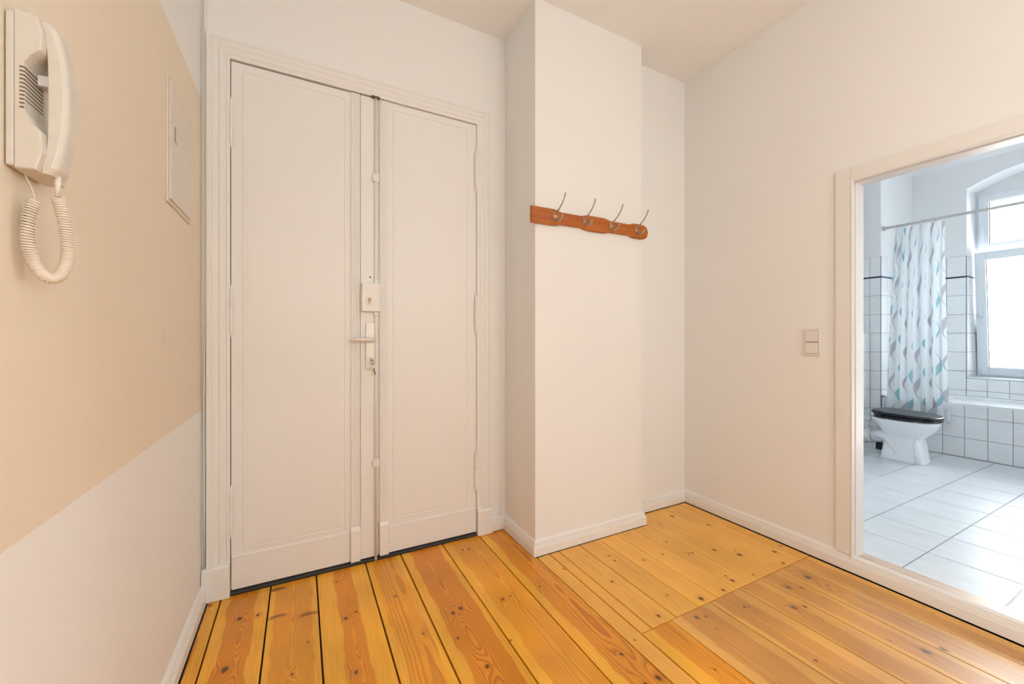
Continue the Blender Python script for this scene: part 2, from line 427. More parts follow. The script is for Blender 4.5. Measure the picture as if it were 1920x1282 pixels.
# ------------------------------------------------------------------ skirting boards
SK = [(0, 0), (.020, 0), (.022, .002), (.022, .046), (.0195, .048), (.0195, .055), (.016, .057), (.016, .064), (.0125, .066), (.0125, .074), (.006, .082), (0, .084)]
def skirting(name, path, z0=0., capends=False):
    """path: list of (x, y, ox, oy): o = offset direction (already mitred)"""
    bm = bmesh.new()
    loft(bm, [[(x + ox * a, y + oy * a, z0 + b) for a, b in SK] for x, y, ox, oy in path])
    return struct(link(name, bm, 'skirting', None, (0, 0, 0)))
skirting('baseboard_left', [(XL, YB - .03, 1, 0), (XL, LY1, 1, 0)])
skirting('baseboard_chimney', [(CX0, YB, -1, 0), (CX0, YC, -1, -1), (CX1, YC, 1, -1), (CX1, YN, 1, 0)], .001)
skirting('baseboard_niche', [(CX1 + .022, YN, 0, -1), (XR, YN, -1, -1), (XR, OY1 - .9, -1, 0)], .003)
skirting('baseboard_door', [(1.052, YB, 0, -1), (CX0, YB, 0, -1)], .004)

# ------------------------------------------------------------------ entrance door with its casing
casing = []
CP = [(0, .0), (0, .016), (.012, .0175), (.016, .0145), (.021, .0145), (.025, .0175), (.040, .0185), (.044, .0155), (.048, .0155), (.054, .0195), (.066, .021), (.073, .0195), (.077, .023), (.088, .023), (.090, .018), (.090, 0)]
bm = bmesh.new()
xa, xb, zt = DX0, DX1, DZ
path = [((xa, YB, .155), (-1, 0, 0), (0, -1, 0)), ((xa, YB, zt), (-1, 0, 1), (0, -1, 0)), ((xb, YB, zt), (1, 0, 1), (0, -1, 0)), ((xb, YB, .155), (1, 0, 0), (0, -1, 0))]
sweep(bm, CP, path)
trim = struct(link('trim_1', bm, 'casing', None, (0, 0, 0)))
for x0, x1 in ((xa - .106, xa), (xb, xb + .096)):
    bm = bmesh.new()
    loft(bm, [[(x0, YB, z), (x0, YB - d, z), (x1, YB - d, z), (x1, YB, z)] for z, d in ((.002, .034), (.146, .034), (.156, .029))])
    link('plinth_block', bm, 'casing', trim, bevel=.002)

door = struct(empty('door_1', (.33, YB, 0)))
DO = (.33, YB, 0)
SEAM = .374
def leaf(x0, x1, top):
    return box('door_leaf', 'gloss', (x0, x1, YB - .004, YB + .045, .026, DZ - top), door, DO)
leafL = leaf(DX0 + .0030, SEAM - .0012, .0055); leafR = leaf(SEAM + .0012, DX1 - .0015, .0030)
def lo(l):   # world position of a leaf origin
    return (DO[0] + l.location.x, DO[1] + l.location.y, l.location.z)
FY = YB - .004                                                   # face of the leaves
def on(l, name, mat, a, bevel=0.): return box(name, mat, a, l, lo(l), bevel)
def raised_panel(l, x0, x1, z0, z1):
    bm = bmesh.new(); o = lo(l)
    R = []
    for ins, y in ((0, .0), (.0008, .0030), (.004, .0036), (.007, .0012), (.009, .0012), (.022, .0022)):
        R.append([(x0 + ins - o[0], FY - y - o[1], z0 + ins - o[2]), (x1 - ins - o[0], FY - y - o[1], z0 + ins - o[2]), (x1 - ins - o[0], FY - y - o[1], z1 - ins - o[2]), (x0 + ins - o[0], FY - y - o[1], z1 - ins - o[2])])
    loft(bm, R)
    return link('panel', bm, 'gloss', l)
raised_panel(leafL, -.243, .210, .203, 2.466)
raised_panel(leafR, .452, .893, .200, 2.470)
def kick(l, x0, x1, z1):
    bm = bmesh.new(); o = lo(l)
    loft(bm, [[(x0 - o[0], FY - o[1], z - o[2]), (x0 - o[0], FY - d - o[1], z - o[2]), (x1 - o[0], FY - d - o[1], z - o[2]), (x1 - o[0], FY - o[1], z - o[2])] for z, d in ((.024, .006), (z1 - .005, .006), (z1, .0005))])
    return link('kick_board', bm, 'gloss', l)
kick(leafL, DX0 + .006, .230, .182); kick(leafR, .430, DX1 - .004, .170)
def reeds(l, x0, x1, n, name='reeded_moulding'):
    """upright strip with rounded reeds"""
    o = lo(l); prof = [(x0, 0)]; w = (x1 - x0) / n
    for i in range(n):
        for k in range(7):
            a = PI * k / 6
            prof.append((x0 + w * (i + .5) - math.cos(a) * w * .5, .006 + math.sin(a) * w * .26))
    prof.append((x1, 0))
    bm = bmesh.new()
    loft(bm, [[(x - o[0], FY - d - o[1], z - o[2]) for x, d in prof] for z in (.20, DZ - .006)])
    link(name, bm, 'gloss', l)
    bm = bmesh.new()
    loft(bm, [[(x0 - .002 - o[0], FY - o[1], z - o[2]), (x0 - .002 - o[0], FY - d - o[1], z - o[2]), (x1 + .002 - o[0], FY - d - o[1], z - o[2]), (x1 + .002 - o[0], FY - o[1], z - o[2])] for z, d in ((.022, .022), (.185, .022), (.205, .014))])
    link('moulding_foot', bm, 'gloss', l, bevel=.003)
reeds(leafL, .234, .279, 4); reeds(leafR, .381, .425, 4)
on(leafL, 'lock_stile', 'gloss', (.282, .3725, FY - .009, FY, .024, DZ - .008), .002)
# bolt rod with clips
bm = bmesh.new(); o = lo(leafL)
tube(bm, [(.359 - o[0], FY - .015 - o[1], .006 - o[2]), (.359 - o[0], FY - .015 - o[1], DZ - .004 - o[2])], .0072, 10)
link('bolt_rod', bm, 'gloss', leafL, smooth=True)
for z in (2.068, .531):
    on(leafL, 'rod_clip', 'lockbox', (.341, .376, FY - .024, FY - .009, z - .021, z + .021), .003)
    for dz in (-.011, .009):
        bm = bmesh.new(); lathe(bm, [(.0035, 0), (.0035, -.0025), (.002, -.0035)], 'Y', (.347 - o[0], FY - .0235 - o[1], z + dz - o[2]), 8)
        link('screw', bm, 'nickel', leafL)
on(leafL, 'bolt_keep', 'rust', (.335, .378, FY - .026, FY - .009, DZ - .012, DZ - .002), .002)
# rim lock
on(leafL, 'lock_box', 'lockbox', (.285, .378, FY - .040, FY - .009, 1.345, 1.496), .004)
on(leafL, 'cylinder_plate', 'lockbox', (.308, .340, FY - .043, FY - .040, 1.378, 1.424), .002)
bm = bmesh.new(); lathe(bm, [(.0078, .0), (.0078, -.004), (.0066, -.005)], 'Y', (.324 - o[0], FY - .043 - o[1], 1.4085 - o[2]), 16)
bx(bm, .319 - o[0], .329 - o[0], FY - .0465 - o[1], FY - .043 - o[1], 1.386 - o[2], 1.405 - o[2])
link('lock_cylinder', bm, 'brass', leafL)
on(leafL, 'keyhole', 'dark', (.3228, .3252, FY - .0487, FY - .047, 1.4035, 1.4135))
bm = bmesh.new(); lathe(bm, [(.0042, 0), (.0042, -.0012)], 'Y', (.331 - o[0], FY - .009 - o[1], 1.531 - o[2]), 10)
link('spy_hole', bm, 'dark', leafL)
for z in (1.503, 1.336):
    on(leafL, 'rod_guide', 'lockbox', (.348, .371, FY - .026, FY - .009, z - .009, z + .009), .003)
# lever handle on its long plate
on(leafL, 'handle_plate', 'nickel', (.307, .3535, FY - .0175, FY - .009, 1.035, 1.288), .003)
bm = bmesh.new()
hp = [(.341, FY - .017, 1.194), (.341, FY - .040, 1.194), (.339, FY - .050, 1.194), (.330, FY - .055, 1.194), (.30, FY - .056, 1.1945), (.26, FY - .055, 1.195), (.229, FY - .054, 1.1955), (.226, FY - .054, 1.1955)]
tube(bm, [tuple(p[i] - o[i] for i in range(3)) for p in hp], [.0105, .0105, .0105, .0105, .0095, .0090, .0085, .006], 10)
link('lever_handle', bm, 'nickel', leafL, smooth=True)
bm = bmesh.new(); lathe(bm, [(.0085, 0), (.0085, -.006), (.007, -.007)], 'Y', (.336 - o[0], FY - .0175 - o[1], 1.093 - o[2]), 16)
bx(bm, .331 - o[0], .341 - o[0], FY - .0235 - o[1], FY - .0175 - o[1], 1.066 - o[2], 1.092 - o[2])
link('profile_cylinder', bm, 'steel', leafL)
# hinges
def hinge(l, x, z0, z1):
    o = lo(l); L = z1 - z0; y = FY - .010
    g = [(.0008, 0), (.004, .012), (.0078, .030), (.0082, .032), (.0082, L * .55 - .001), (.0070, L * .55), (.0082, L * .55 + .001), (.0082, L - .036), (.0078, L - .034), (.004, L - .012), (.0008, L)]
    bm = bmesh.new(); lathe(bm, g, 'Z', (x - o[0], y - o[1], z0 - o[2]), 12)
    link('hinge', bm, 'gloss', l, smooth=True)
for a, b in ((2.087, 2.329), (1.205, 1.454), (.263, .518)): hinge(leafL, DX0 + .004, a, b)
for a, b in ((2.085, 2.356), (1.222, 1.480), (.265, .522)): hinge(leafR, DX1 - .007, a, b)
# worn dark strip under the leaves
t2 = struct(box('trim_2', 'threshold_dark', (DX0, DX1, YB - .012, YB + .10, -.002, .014)))
t2b = box('edge_strip', 'dark', (DX0, DX1, YB - .017, YB - .012, -.010, .003), t2, (t2.location.x, t2.location.y, t2.location.z))

# keys hanging from the lower cylinder
kb = empty('key_bunch', (.338, FY - .024, 1.085)); KO = (.338, FY - .024, 1.085)
tag(kb, 'small bunch of metal keys hanging in the lock below the lever handle', 'keys')
def key(pts_y, ang):
    bm = bmesh.new()
    R0 = [(math.cos(2 * PI * k / 16) * .010, math.sin(2 * PI * k / 16) * .011 - .012) for k in range(16)]
    blade = [(-.003, -.022), (.003, -.022), (.003, -.060), (.0015, -.062), (-.002, -.060), (-.003, -.045)]
    for poly in (R0, blade):
        loft(bm, [[(x, y, z) for x, z in poly] for y in (-.001, .001)])
    bmesh.ops.rotate(bm, verts=bm.verts, cent=(0, 0, 0), matrix=Matrix.Rotation(ang, 3, 'Y'))
    bmesh.ops.translate(bm, verts=bm.verts, vec=pts_y)
    return bm
bm = bmesh.new(); bx(bm, -.0012, .0012, -.028, .004, -.004, .004); lathe(bm, [(.010, -.0012), (.010, .0012)], 'X', (0, -.036, 0), 14)
link('inserted_key', bm, 'steel', kb)
bm = bmesh.new(); tube(bm, [(0, -.036 + math.cos(a) * .010, -.012 + math.sin(a) * .010) for a in [2 * PI * k / 16 for k in range(17)]], .0008, 6); link('key_ring', bm, 'steel', kb)
link('hanging_key', key((.001, -.038, -.018), .08), 'steel', kb)
link('hanging_key', key((-.003, -.034, -.016), -.25), 'rust', kb)

# thin painted cable in the corner beside the casing
bm = bmesh.new()
tube(bm, [(-.3895, YB - .006, .16), (-.3900, YB - .006, .5), (-.3915, YB - .006, .9), (-.3890, YB - .006, 1.15), (-.3855, YB - .006, 1.35), (-.3850, YB - .006, 1.9), (-.3870, YB - .006, 2.5), (-.389, YB - .006, 2.9), (-.3885, YB - .006, ZC - .002)], .0045, 8)
tag(link('cable', bm, 'casing', None, smooth=True), 'thin white painted cable running up the corner left of the door casing', 'cable')

# ------------------------------------------------------------------ fuse box cover on the left wall
FB = (XL, 1.89, 1.662)
fb = tag(empty('fuse_box', FB), 'flat cream fuse box cover set in the beige wall left of the door', 'fuse box')
bm = bx(bmesh.new(), 0, .006, -.159, .159, 0, .428); link('frame', bm, 'fuse', fb, bevel=.0015)
bm = bx(bmesh.new(), .006, .012, -.150, .146, .012, .416); link('cover_door', bm, 'fuse', fb, bevel=.0015)
bm = bx(bmesh.new(), .012, .016, -.098, -.086, .222, .276); link('latch', bm, 'plastic', fb, bevel=.001)
bm = bx(bmesh.new(), .0121, .0128, -.106, -.100, .224, .276); link('latch_slot', bm, 'slot', fb)
# filled screw hole in the wall
bm = bmesh.new(); lathe(bm, [(.012, 0), (.010, .0012), (.003, .0018)], 'X', (0, 0, 0), 12)
for v in bm.verts: v.co.z *= 1.9
tag(link('filler_patch', bm, 'fuse', None, (XL, 1.712, 1.205), smooth=True), 'small dab of filler on the beige wall below the fuse box', 'filler patch')

# ------------------------------------------------------------------ intercom
IO = (XL, .945, 1.462)
ic = tag(empty('intercom', IO), 'ivory wall intercom with handset and coiled cord on beige wall', 'intercom')
HT = .246
def yz(prof, x0, x1, bm=None, sh=0.):
    """outline (y, z) extruded along x"""
    bm = bm or bmesh.new()
    return loft(bm, [[(x0, y, z) for y, z in prof], [(x1, y + sh, z) for y, z in prof]])
link('base_plate', bx(bmesh.new(), .0015, .011, -.045, .047, .004, HT - .006), 'plastic', ic, bevel=.002)
bm = bmesh.new()
# housing: stands forward, its front hollowed where the handset lies
outl = [(.012, .0), (.034, .002), (.041, .030), (.040, .062), (.031, .072), (.023, .090), (.022, .165), (.029, .178), (.040, .190), (.041, .222), (.035, HT - .004), (.012, HT)]
R = []
for y, k in ((-.0455, .93), (-.043, 1.), (.043, 1.), (.0455, .93)):
    R.append([(.012 + (x - .012) * k, y, HT / 2 + (z - HT / 2) * (.985 if k < 1 else 1)) for x, z in outl])
loft(bm, R); link('housing', bm, 'plastic', ic)
# grille slots round the near edge of the housing
bm = bmesh.new()
for i in range(11):
    z = .094 + i * .0062
    bx(bm, .0172, .0222, -.0463, -.030, z, z + .0022)
    bx(bm, .0205, .0228, -.0440, .005, z, z + .0022)
link('grille_slots', bm, 'slot', ic)
link('hook_switch', bx(bmesh.new(), .022, .036, -.012, .010, .148, .166), 'plastic_white', ic, bevel=.002)
# handset: bowed bar with thicker ends
sec = []
for k in range(25):
    s = k / 24; z = .001 + s * (HT - .004)
    e = abs(2 * s - 1)
    xin = .0345 + .006 * (1 - e ** 4) + (.0 if e > .72 else .001)
    xout = .0500 + .0150 * (1 - e ** 2.2)
    hw = .0235 - .004 * (1 - e ** 3)
    yc = -.010
    if k == 0 or k == 24: hw *= .86; xout -= .004
    c = .006
    sec.append([(xin, yc - hw, z), (xout - c, yc - hw, z), (xout - .0015, yc - hw + c * .7, z), (xout, yc - hw + c * 1.6, z), (xout, yc + hw - c * 1.6, z), (xout - .0015, yc + hw - c * .7, z), (xout - c, yc + hw, z), (xin, yc + hw, z)])
bm = bmesh.new(); loft(bm, sec); link('handset', bm, 'plastic', ic, bevel=.0012)
for z0, z1 in ((.004, .066), (.184, HT - .006)):
    link('handset_cup', bx(bmesh.new(), .030, .037, -.030, .010, z0, z1), 'plastic', ic, bevel=.003)
# cord: plug, coiled loop, thin tail to the housing
bm = bmesh.new(); tube(bm, [(.046, -.012, .004), (.046, -.012, -.012), (.0455, -.012, -.030)], [.0045, .004, .0026], 8)
link('cord_plug', bm, 'cord', ic, smooth=True)
loop = bez([(.0455, -.012, -.030), (.054, -.004, -.075), (.066, .008, -.150), (.050, .002, -.212), (.010, -.022, -.190), (.009, -.030, -.090), (.022, -.018, -.042)], 40)
bm = bmesh.new(); pts = []
turns = 84; nn = turns * 9
for i in range(nn + 1):
    s = i / nn * 40; k = min(int(s), 39); f = s - k
    p = loop[k].lerp(loop[k + 1], f); tdir = (loop[k + 1] - loop[k]).normalized()
    a = tdir.cross(Vector((.3, 1, 0))).normalized(); b = a.cross(tdir)
    an = 2 * PI * turns * i / nn
    pts.append(p + (a * math.cos(an) + b * math.sin(an)) * .0070)
tube(bm, pts, .0020, 5); link('coiled_cord', bm, 'cord', ic, smooth=True)
bm = bmesh.new(); tube(bm, bez([(.022, -.018, -.042), (.022, -.018, -.020), (.012, -.020, -.004), (.010, -.020, .004)], 8), .0009, 6); link('cord_tail', bm, 'cord', ic, smooth=True)

# ------------------------------------------------------------------ coat rack on the chimney breast
RO = (1.55, YC, 1.838)
rk = tag(empty('coat_rack', RO), 'reddish brown wooden coat rack with four metal hooks on the chimney breast', 'coat rack')
x0r, x1r = 1.116, 1.990
def edge_top(x):
    # half height along the board: wide - waist - wide - waist - round end
    pts = [(x0r, .0455), (1.262, .0455), (1.285, .043), (1.315, .0345), (1.455, .0345), (1.490, .043), (1.520, .0455), (1.610, .0455), (1.640, .043), (1.672, .0345), (1.83, .0345), (1.858, .043), (1.868, .0455), (1.945, .0455), (1.962, .042), (1.976, .034), (1.985, .020), (x1r, .004)]
    for (a, b), (c, d) in zip(pts, pts[1:]):
        if a <= x <= c: return b + (d - b) * (x - a) / (c - a)
    return pts[-1][1]
xs = [x0r, 1.2, 1.262, 1.273, 1.285, 1.30, 1.315, 1.38, 1.455, 1.470, 1.490, 1.505, 1.520, 1.565, 1.610, 1.625, 1.640, 1.655, 1.672, 1.75, 1.83, 1.845, 1.858, 1.868, 1.90, 1.945, 1.962, 1.970, 1.976, 1.981, 1.985, 1.988, x1r]
bm = bmesh.new()
top = [(x, edge_top(x)) for x in xs]; outl = [(x, .0465 + h) for x, h in top] + [(x, .0465 - h) for x, h in top[::-1]]
def rring(y, ins): return [(x - RO[0] - (ins if x > 1.97 else (-ins if x < 1.13 else 0)), y, .0465 + (z - .0465) * (1 - ins / .045)) for x, z in outl]
loft(bm, [rring(-.0005, 0), rring(-.017, 0), rring(-.020, .003)])
link('board', bm, 'rack', rk)
for hx in (1.268, 1.474, 1.678, 1.884):
    bm = bmesh.new(); hx -= RO[0]; zc = .050
    bx(bm, hx - .009, hx + .009, -.0235, -.020, zc - .022, zc + .022)
    tube(bm, bez([(hx, -.022, zc + .010), (hx, -.058, zc + .028), (hx, -.092, zc + .050), (hx, -.114, zc + .072), (hx, -.122, zc + .104)], 12), [.0045] * 4 + [.0036] * 6 + [.0042, .0048, .0044], 8)
    tube(bm, bez([(hx, -.022, zc - .008), (hx, -.040, zc - .034), (hx, -.074, zc - .040), (hx, -.088, zc - .022), (hx, -.090, zc - .006)], 10), [.0050] * 8 + [.0048, .0050, .0050], 8)
    hk = link('hook', bm, 'steel', rk, smooth=False, bevel=.001)
for sx in (1.150, 1.955):
    bm = bmesh.new(); lathe(bm, [(.0042, -.020), (.0042, -.0212), (.0025, -.0218)], 'Y', (sx - RO[0], 0, .052), 10); link('screw', bm, 'rust', rk)

# ------------------------------------------------------------------ light switch
SW = (XR, 1.2005, 1.106)
sw = tag(empty('light_switch', SW), 'white double light switch on the wall beside the bathroom opening', 'light switch')
link('switch_frame', bx(bmesh.new(), -.0085, 0, -.0395, .0395, 0, .151), 'plastic_white', sw, bevel=.003)
for z in (.0125, .0785):
    bm = bmesh.new()
    loft(bm, [[(-.0085, -.029, z), (-.0085, .029, z), (-.0085, .029, z + .060), (-.0085, -.029, z + .060)], [(-.0125, -.0285, z + .0005), (-.0125, .0285, z + .0005), (-.0160, .0285, z + .0595), (-.0160, -.0285, z + .0595)]])
    link('rocker', bm, 'plastic_white', sw, bevel=.001)
link('rocker_gap', bx(bmesh.new(), -.0088, -.0080, -.0305, .0305, .0105, .1405), 'gap', sw)

# ------------------------------------------------------------------ opening to the bathroom: casing, lining, threshold
t3 = struct(empty('trim_3', (XR, .6, 0)))
def p3(name, a, mat='frame', bevel=.0025): return box(name, mat, a, t3, (XR, .6, 0), bevel)
cw = .067
p3('casing', (XR - .014, XR, OY1, OY1 + cw, .085, OZ + cw))
p3('casing', (XR - .014, XR, OY0 - cw, OY0, .085, OZ + cw))
p3('casing', (XR - .014, XR, OY0, OY1, OZ, OZ + cw))
p3('stop_bead', (XR - .016, XR + .012, OY1 - .008, OY1, BZ, OZ)); p3('stop_bead', (XR - .016, XR + .012, OY0, OY0 + .008, BZ, OZ)); p3('stop_bead', (XR - .016, XR + .012, OY0 + .008, OY1 - .008, OZ - .008, OZ))
p3('lining', (XR + .016, XB + .004, OY1 - .012, OY1, BZ, OZ)); p3('lining', (XR + .016, XB + .004, OY0, OY0 + .012, BZ, OZ)); p3('lining', (XR + .016, XB + .004, OY0 + .012, OY1 - .012, OZ - .012, OZ))
t4 = struct(box('trim_4', 'sill_wood', (XR - .012, XB + .014, OY0 - .01, OY1 + .004, BZ - .012, BZ + .006), None, bevel=.002))
t5 = struct(box('trim_5', 'skirting', (XR + .0, XB, OY0, OY1, .0, BZ - .012)))

# ------------------------------------------------------------------ bathroom shell
multi('wall_bath_back', 'bathwall', [(XB, XA + .1, YT, YT + .1, 0, BC)], (4, YT, 0))
multi('wall_bath_alcove', 'bathwall', [(XA, XW + .5, YA, YT + .1, 0, BC)], (6, YA, 0))
WY0, WY1, WS = .430, 1.570, .776            # window reveal
ARC = 1.0
def arch_z(y): return 2.823 + .155 * (1 - ((y - ARC) / .57) ** 2)
bm = bmesh.new()
XG = 6.69
LOC = (XW, ARC, 0)
def wb(*a): bx(bm, *[v - LOC[i // 2] for i, v in enumerate(a)])
wb(XW, XG, WY1, YA + .1, 0, BC); wb(XW, XG, -.75, WY0, 0, BC); wb(XW, XG, WY0, WY1, 0, WS)
n = 20
for i in range(n):
    ya, yb = WY0 + (WY1 - WY0) * i / n, WY0 + (WY1 - WY0) * (i + 1) / n
    vs = [bm.verts.new((x - LOC[0], y - LOC[1], z)) for x in (XW, XG) for y, z in ((ya, arch_z(ya)), (yb, arch_z(yb)), (yb, BC), (ya, BC))]
    for f in ((0, 1, 2, 3), (4, 5, 6, 7), (0, 1, 5, 4)): bm.faces.new([vs[k] for k in f])
wb(XG, XG + .14, -.75, WY0, 0, BC); wb(XG, XG + .14, WY1, YA + .1, 0, BC); wb(XG, XG + .14, WY0, WY1, 0, WS); wb(XG, XG + .14, WY0, WY1, 2.79, BC)
wwin = struct(link('wall_window', bm, 'bathwall', None, LOC))
multi('wall_bath_side', 'bathwall', [(XB - .05, XW + .5, -.75, -.65, 0, BC)], (4, -.7, 0))
multi('ceiling_bath', 'bathwall', [(XB - .05, XW + .5, -.75, YT + .1, BC, BC + .1)], (4, .7, BC))
# coved plaster edge under the bathroom ceiling
CV = [(0, 0), (.015, .03), (.04, .07), (.08, .105), (.13, .13), (.13, .14), (0, .14)]
bm = bmesh.new()
loft(bm, [[(x + ox * a, y + oy * a, BC - .135 + b - .005) for a, b in CV] for x, y, ox, oy in ((XW, -.65, -1, 0), (XW, YA, -1, -1), (XA, YA, -1, -1), (XA, YT, -1, -1), (XB, YT, 0, -1))])
struct(link('trim_6', bm, 'bathwall'))

# floor tiles
FO = (4.5, .7, BZ - .008)
bfloor = multi('floor_bath', 'grout_dark', [(XB, XA + .02, -.65, YT, -.05, BZ - .0018)], FO)
def tile_mesh(name, w, h, t, mat, axis):
    """flat tile with a soft edge; axis = direction it faces"""
    bm = bmesh.new(); e = .0016
    rings = []
    for ins, d in ((0, 0), (0, t - e), (e, t)):
        a, b = w / 2 - ins, h / 2 - ins
        q = [(-a, -b), (a, -b), (a, b), (-a, b)]
        rings.append([{'Z': (p, s, d), '-X': (-d, p, s), '-Y': (p, -d, s)}[axis] for p, s in q])
    loft(bm, rings); bmesh.ops.recalc_face_normals(bm, faces=bm.faces)
    me = bpy.data.meshes.new(name); bm.to_mesh(me); bm.free(); me.materials.append(M[mat]); return me
_cache = {}
def tile(w, h, axis, loc, parent, po, mat='tile', t=.006):
    k = (round(w, 4), round(h, 4), axis, mat)
    if k not in _cache: _cache[k] = tile_mesh('tile', w, h, t, mat, axis)
    o = bpy.data.objects.new('tile', _cache[k]); C.objects.link(o)
    o.parent = parent; o.location = tuple(loc[i] - po[i] for i in range(3))
    return o
PT = .3305
for i in range(-1, 9):
    for j in range(-1, 6):
        a, b = max(2.944 + PT * (i - 1), XB + .016), min(2.944 + PT * i, XA - .001)
        c, d = max(.534 + PT * (j - 1), -.2), min(.534 + PT * j, YX - .003)
        if b - a < .02 or d - c < .02: continue
        tile(b - a - .005, d - c - .005, 'Z', ((a + b) / 2, (c + d) / 2, BZ - .006), bfloor, FO, 'floor_tile')

# wall tiles
ROWS = [(.436, .642), (.642, .848), (.848, 1.054), (1.054, 1.260), (1.260, 1.466), (1.466, 1.672), (1.672, 1.868), (1.882, 2.10)]
LOWER = [(BZ + .002, .230), (.230, .436)]
G = .004
def tiles_x(x, ys, rows, parent, po):
    bm = bmesh.new()
    for y0, y1 in zip(ys, ys[1:]):
        for z0, z1 in rows:
            tile(y1 - y0 - G, z1 - z0 - G, '-X', (x, (y0 + y1) / 2, (z0 + z1) / 2), parent, po)
def tiles_y(y, xs_, rows, parent, po):
    for a, b in zip(xs_, xs_[1:]):
        for z0, z1 in rows:
            tile(b - a - G, z1 - z0 - G, '-Y', ((a + b) / 2, y, (z0 + z1) / 2), parent, po)
def backing(name, a, parent, po, mat='grout'): return box(name, mat, a, parent, po)
D = .004          # mortar bed
# short return wall between alcove and toilet wall (faces the hall)
wr = bpy.data.objects['wall_bath_alcove']; wo = (6, YA, 0)
backing('mortar_bed', (XA - D, XA, YA, YT, BZ, 2.10), wr, wo)
tiles_x(XA - D + .001, [YA, YA + .073 + .02, YT], LOWER + ROWS, wr, wo)
box('border_strip', 'cobalt', (XA - .010, XA - D, YA - .002, YT, 1.868, 1.880), wr, wo)
# alcove end wall
backing('mortar_bed', (XA, XW, YA - D, YA, .56, 2.10), wr, wo)
tiles_y(YA - D + .001, [XA - .008, 5.72, 5.87, 6.02, 6.17, 6.32, XW - .008], [(.585, .642)] + ROWS[1:], wr, wo)
box('border_strip', 'cobalt', (XA - .009, XW - .01, YA - .0105, YA - D, 1.868, 1.880), wr, wo)
# window wall
backing('mortar_bed', (XW - D, XW, WY1, YA, .56, 2.10), wwin, LOC); backing('mortar_bed', (XW - D, XW, -.2, WY1, .56, WS), wwin, LOC)
tiles_x(XW - D + .001, [WY1 + .003, 1.722, 1.872, YA - .010], [(.585, .642)] + ROWS[1:], wwin, LOC)
tiles_x(XW - D + .001, [.22, .37, .52, .67, .82, .97, 1.12, 1.27, 1.42, 1.57], [(.585, .642), (.642, WS - .004)], wwin, LOC)
box('border_strip', 'cobalt', (XW - .0105, XW - D, WY1, YA - .01, 1.868, 1.880), wwin, LOC)
# reveal of the window
backing('mortar_bed', (XW - .004, XG, WY1 - D, WY1, WS, 2.10), wwin, LOC)
tiles_y(WY1 - D + .001, [XW - .008, 6.545, XG], [(WS + .004, .848)] + ROWS[2:], wwin, LOC)
box('border_strip', 'cobalt', (XW - .008, XG, WY1 - .0102, WY1 - D, 1.868, 1.880), wwin, LOC)
box('sill_board', 'upvc', (XW - .016, XG, WY0, WY1 - .011, WS - .002, WS + .010), wwin, LOC, .002)
# wall behind the toilet: boxed-in strip below, plain tiles above
wbk = bpy.data.objects['wall_bath_back']; bo = (4, YT, 0)
box('boxed_ledge', 'grout', (XB, XA, YX + D, YT, 0, 1.256), wbk, bo)
xsb = [XB + .006] + [5.588 - .15 * k for k in range(20)][::-1]
tiles_y(YX + D + .001, xsb, LOWER + ROWS[:4], wbk, bo)
box('ledge_cap', 'tile', (XB, XA - .008, YX - .003, YT - .002, 1.256, 1.264), wbk, bo, .001)
tiles_y(YT + .001, xsb, ROWS[4:], wbk, bo)

# ------------------------------------------------------------------ window
win = struct(empty('window_1', (XG, ARC, WS)))
WO = (XG, ARC, WS)
def wbox(name, a, mat='upvc', parent=win, off=WO, bevel=.004): return box(name, mat, a, parent, off, bevel)
wy0, wy1, wz0, wz1 = WY0 - .01, WY1 + .01, WS + .008, 2.80
ft = .055
for a in ((XG - .01, XG + .06, wy1 - ft, wy1, wz0, wz1), (XG - .01, XG + .06, wy0, wy0 + ft, wz0, wz1), (XG - .01, XG + .06, wy0 + ft, wy1 - ft, wz1 - ft, wz1), (XG - .01, XG + .06, wy0 + ft, wy1 - ft, wz0, wz0 + .035), (XG - .006, XG + .06, wy0 + ft, wy1 - ft, 2.128, 2.178)):
    wbox('frame', a)
def sash(name, y0, y1, z0, z1, w, tilt, hz0, hz1, down):
    e = empty(name, (0, 0, z0 - WO[2]), win)
    so = (WO[0], WO[1], z0)
    for a in ((XG - .03, XG + .03, y1 - w, y1, z0, z1), (XG - .03, XG + .03, y0, y0 + w, z0, z1), (XG - .03, XG + .03, y0 + w, y1 - w, z1 - w, z1), (XG - .03, XG + .03, y0 + w, y1 - w, z0, z0 + w)):
        wbox('sash_bar', a, 'upvc', e, so)
    wbox('pane', (XG - .002, XG + .002, y0 + w, y1 - w, z0 + w, z1 - w), 'glass', e, so, 0)
    for a in ((XG - .004, XG + .004, y1 - w - .004, y1 - w, z0 + w, z1 - w), (XG - .004, XG + .004, y0 + w, y1 - w, z0 + w, z0 + w + .004), (XG - .004, XG + .004, y0 + w, y1 - w, z1 - w - .004, z1 - w)): wbox('glazing_seal', a, 'rubber', e, so, 0)
    bm = bmesh.new(); yh = y1 - w * .5
    bx(bm, -.036, -.030, yh - .012 - ARC, yh + .012 - ARC, hz0 - z0, hz0 - z0 + .06)
    c = hz0 - z0 + .03; s = -1 if down else 1
    tube(bm, [(-.034, yh - ARC, c), (-.058, yh - ARC, c), (-.066, yh - ARC, c + s * .010), (-.066, yh - ARC, c + s * .120)], .008, 8)
    link('window_handle', bm, 'upvc', e, smooth=False, bevel=.001)
    e.rotation_euler = (0, -tilt, 0)
    return e
sash('upper_sash', wy0 + .035, wy1 - .035, 2.165, 2.775, .075, 0, 2.365, 0, True)
sash('lower_sash', wy0 + .030, wy1 - .030, .808, 2.145, .080, math.radians(5.2), 1.41, 0, False)

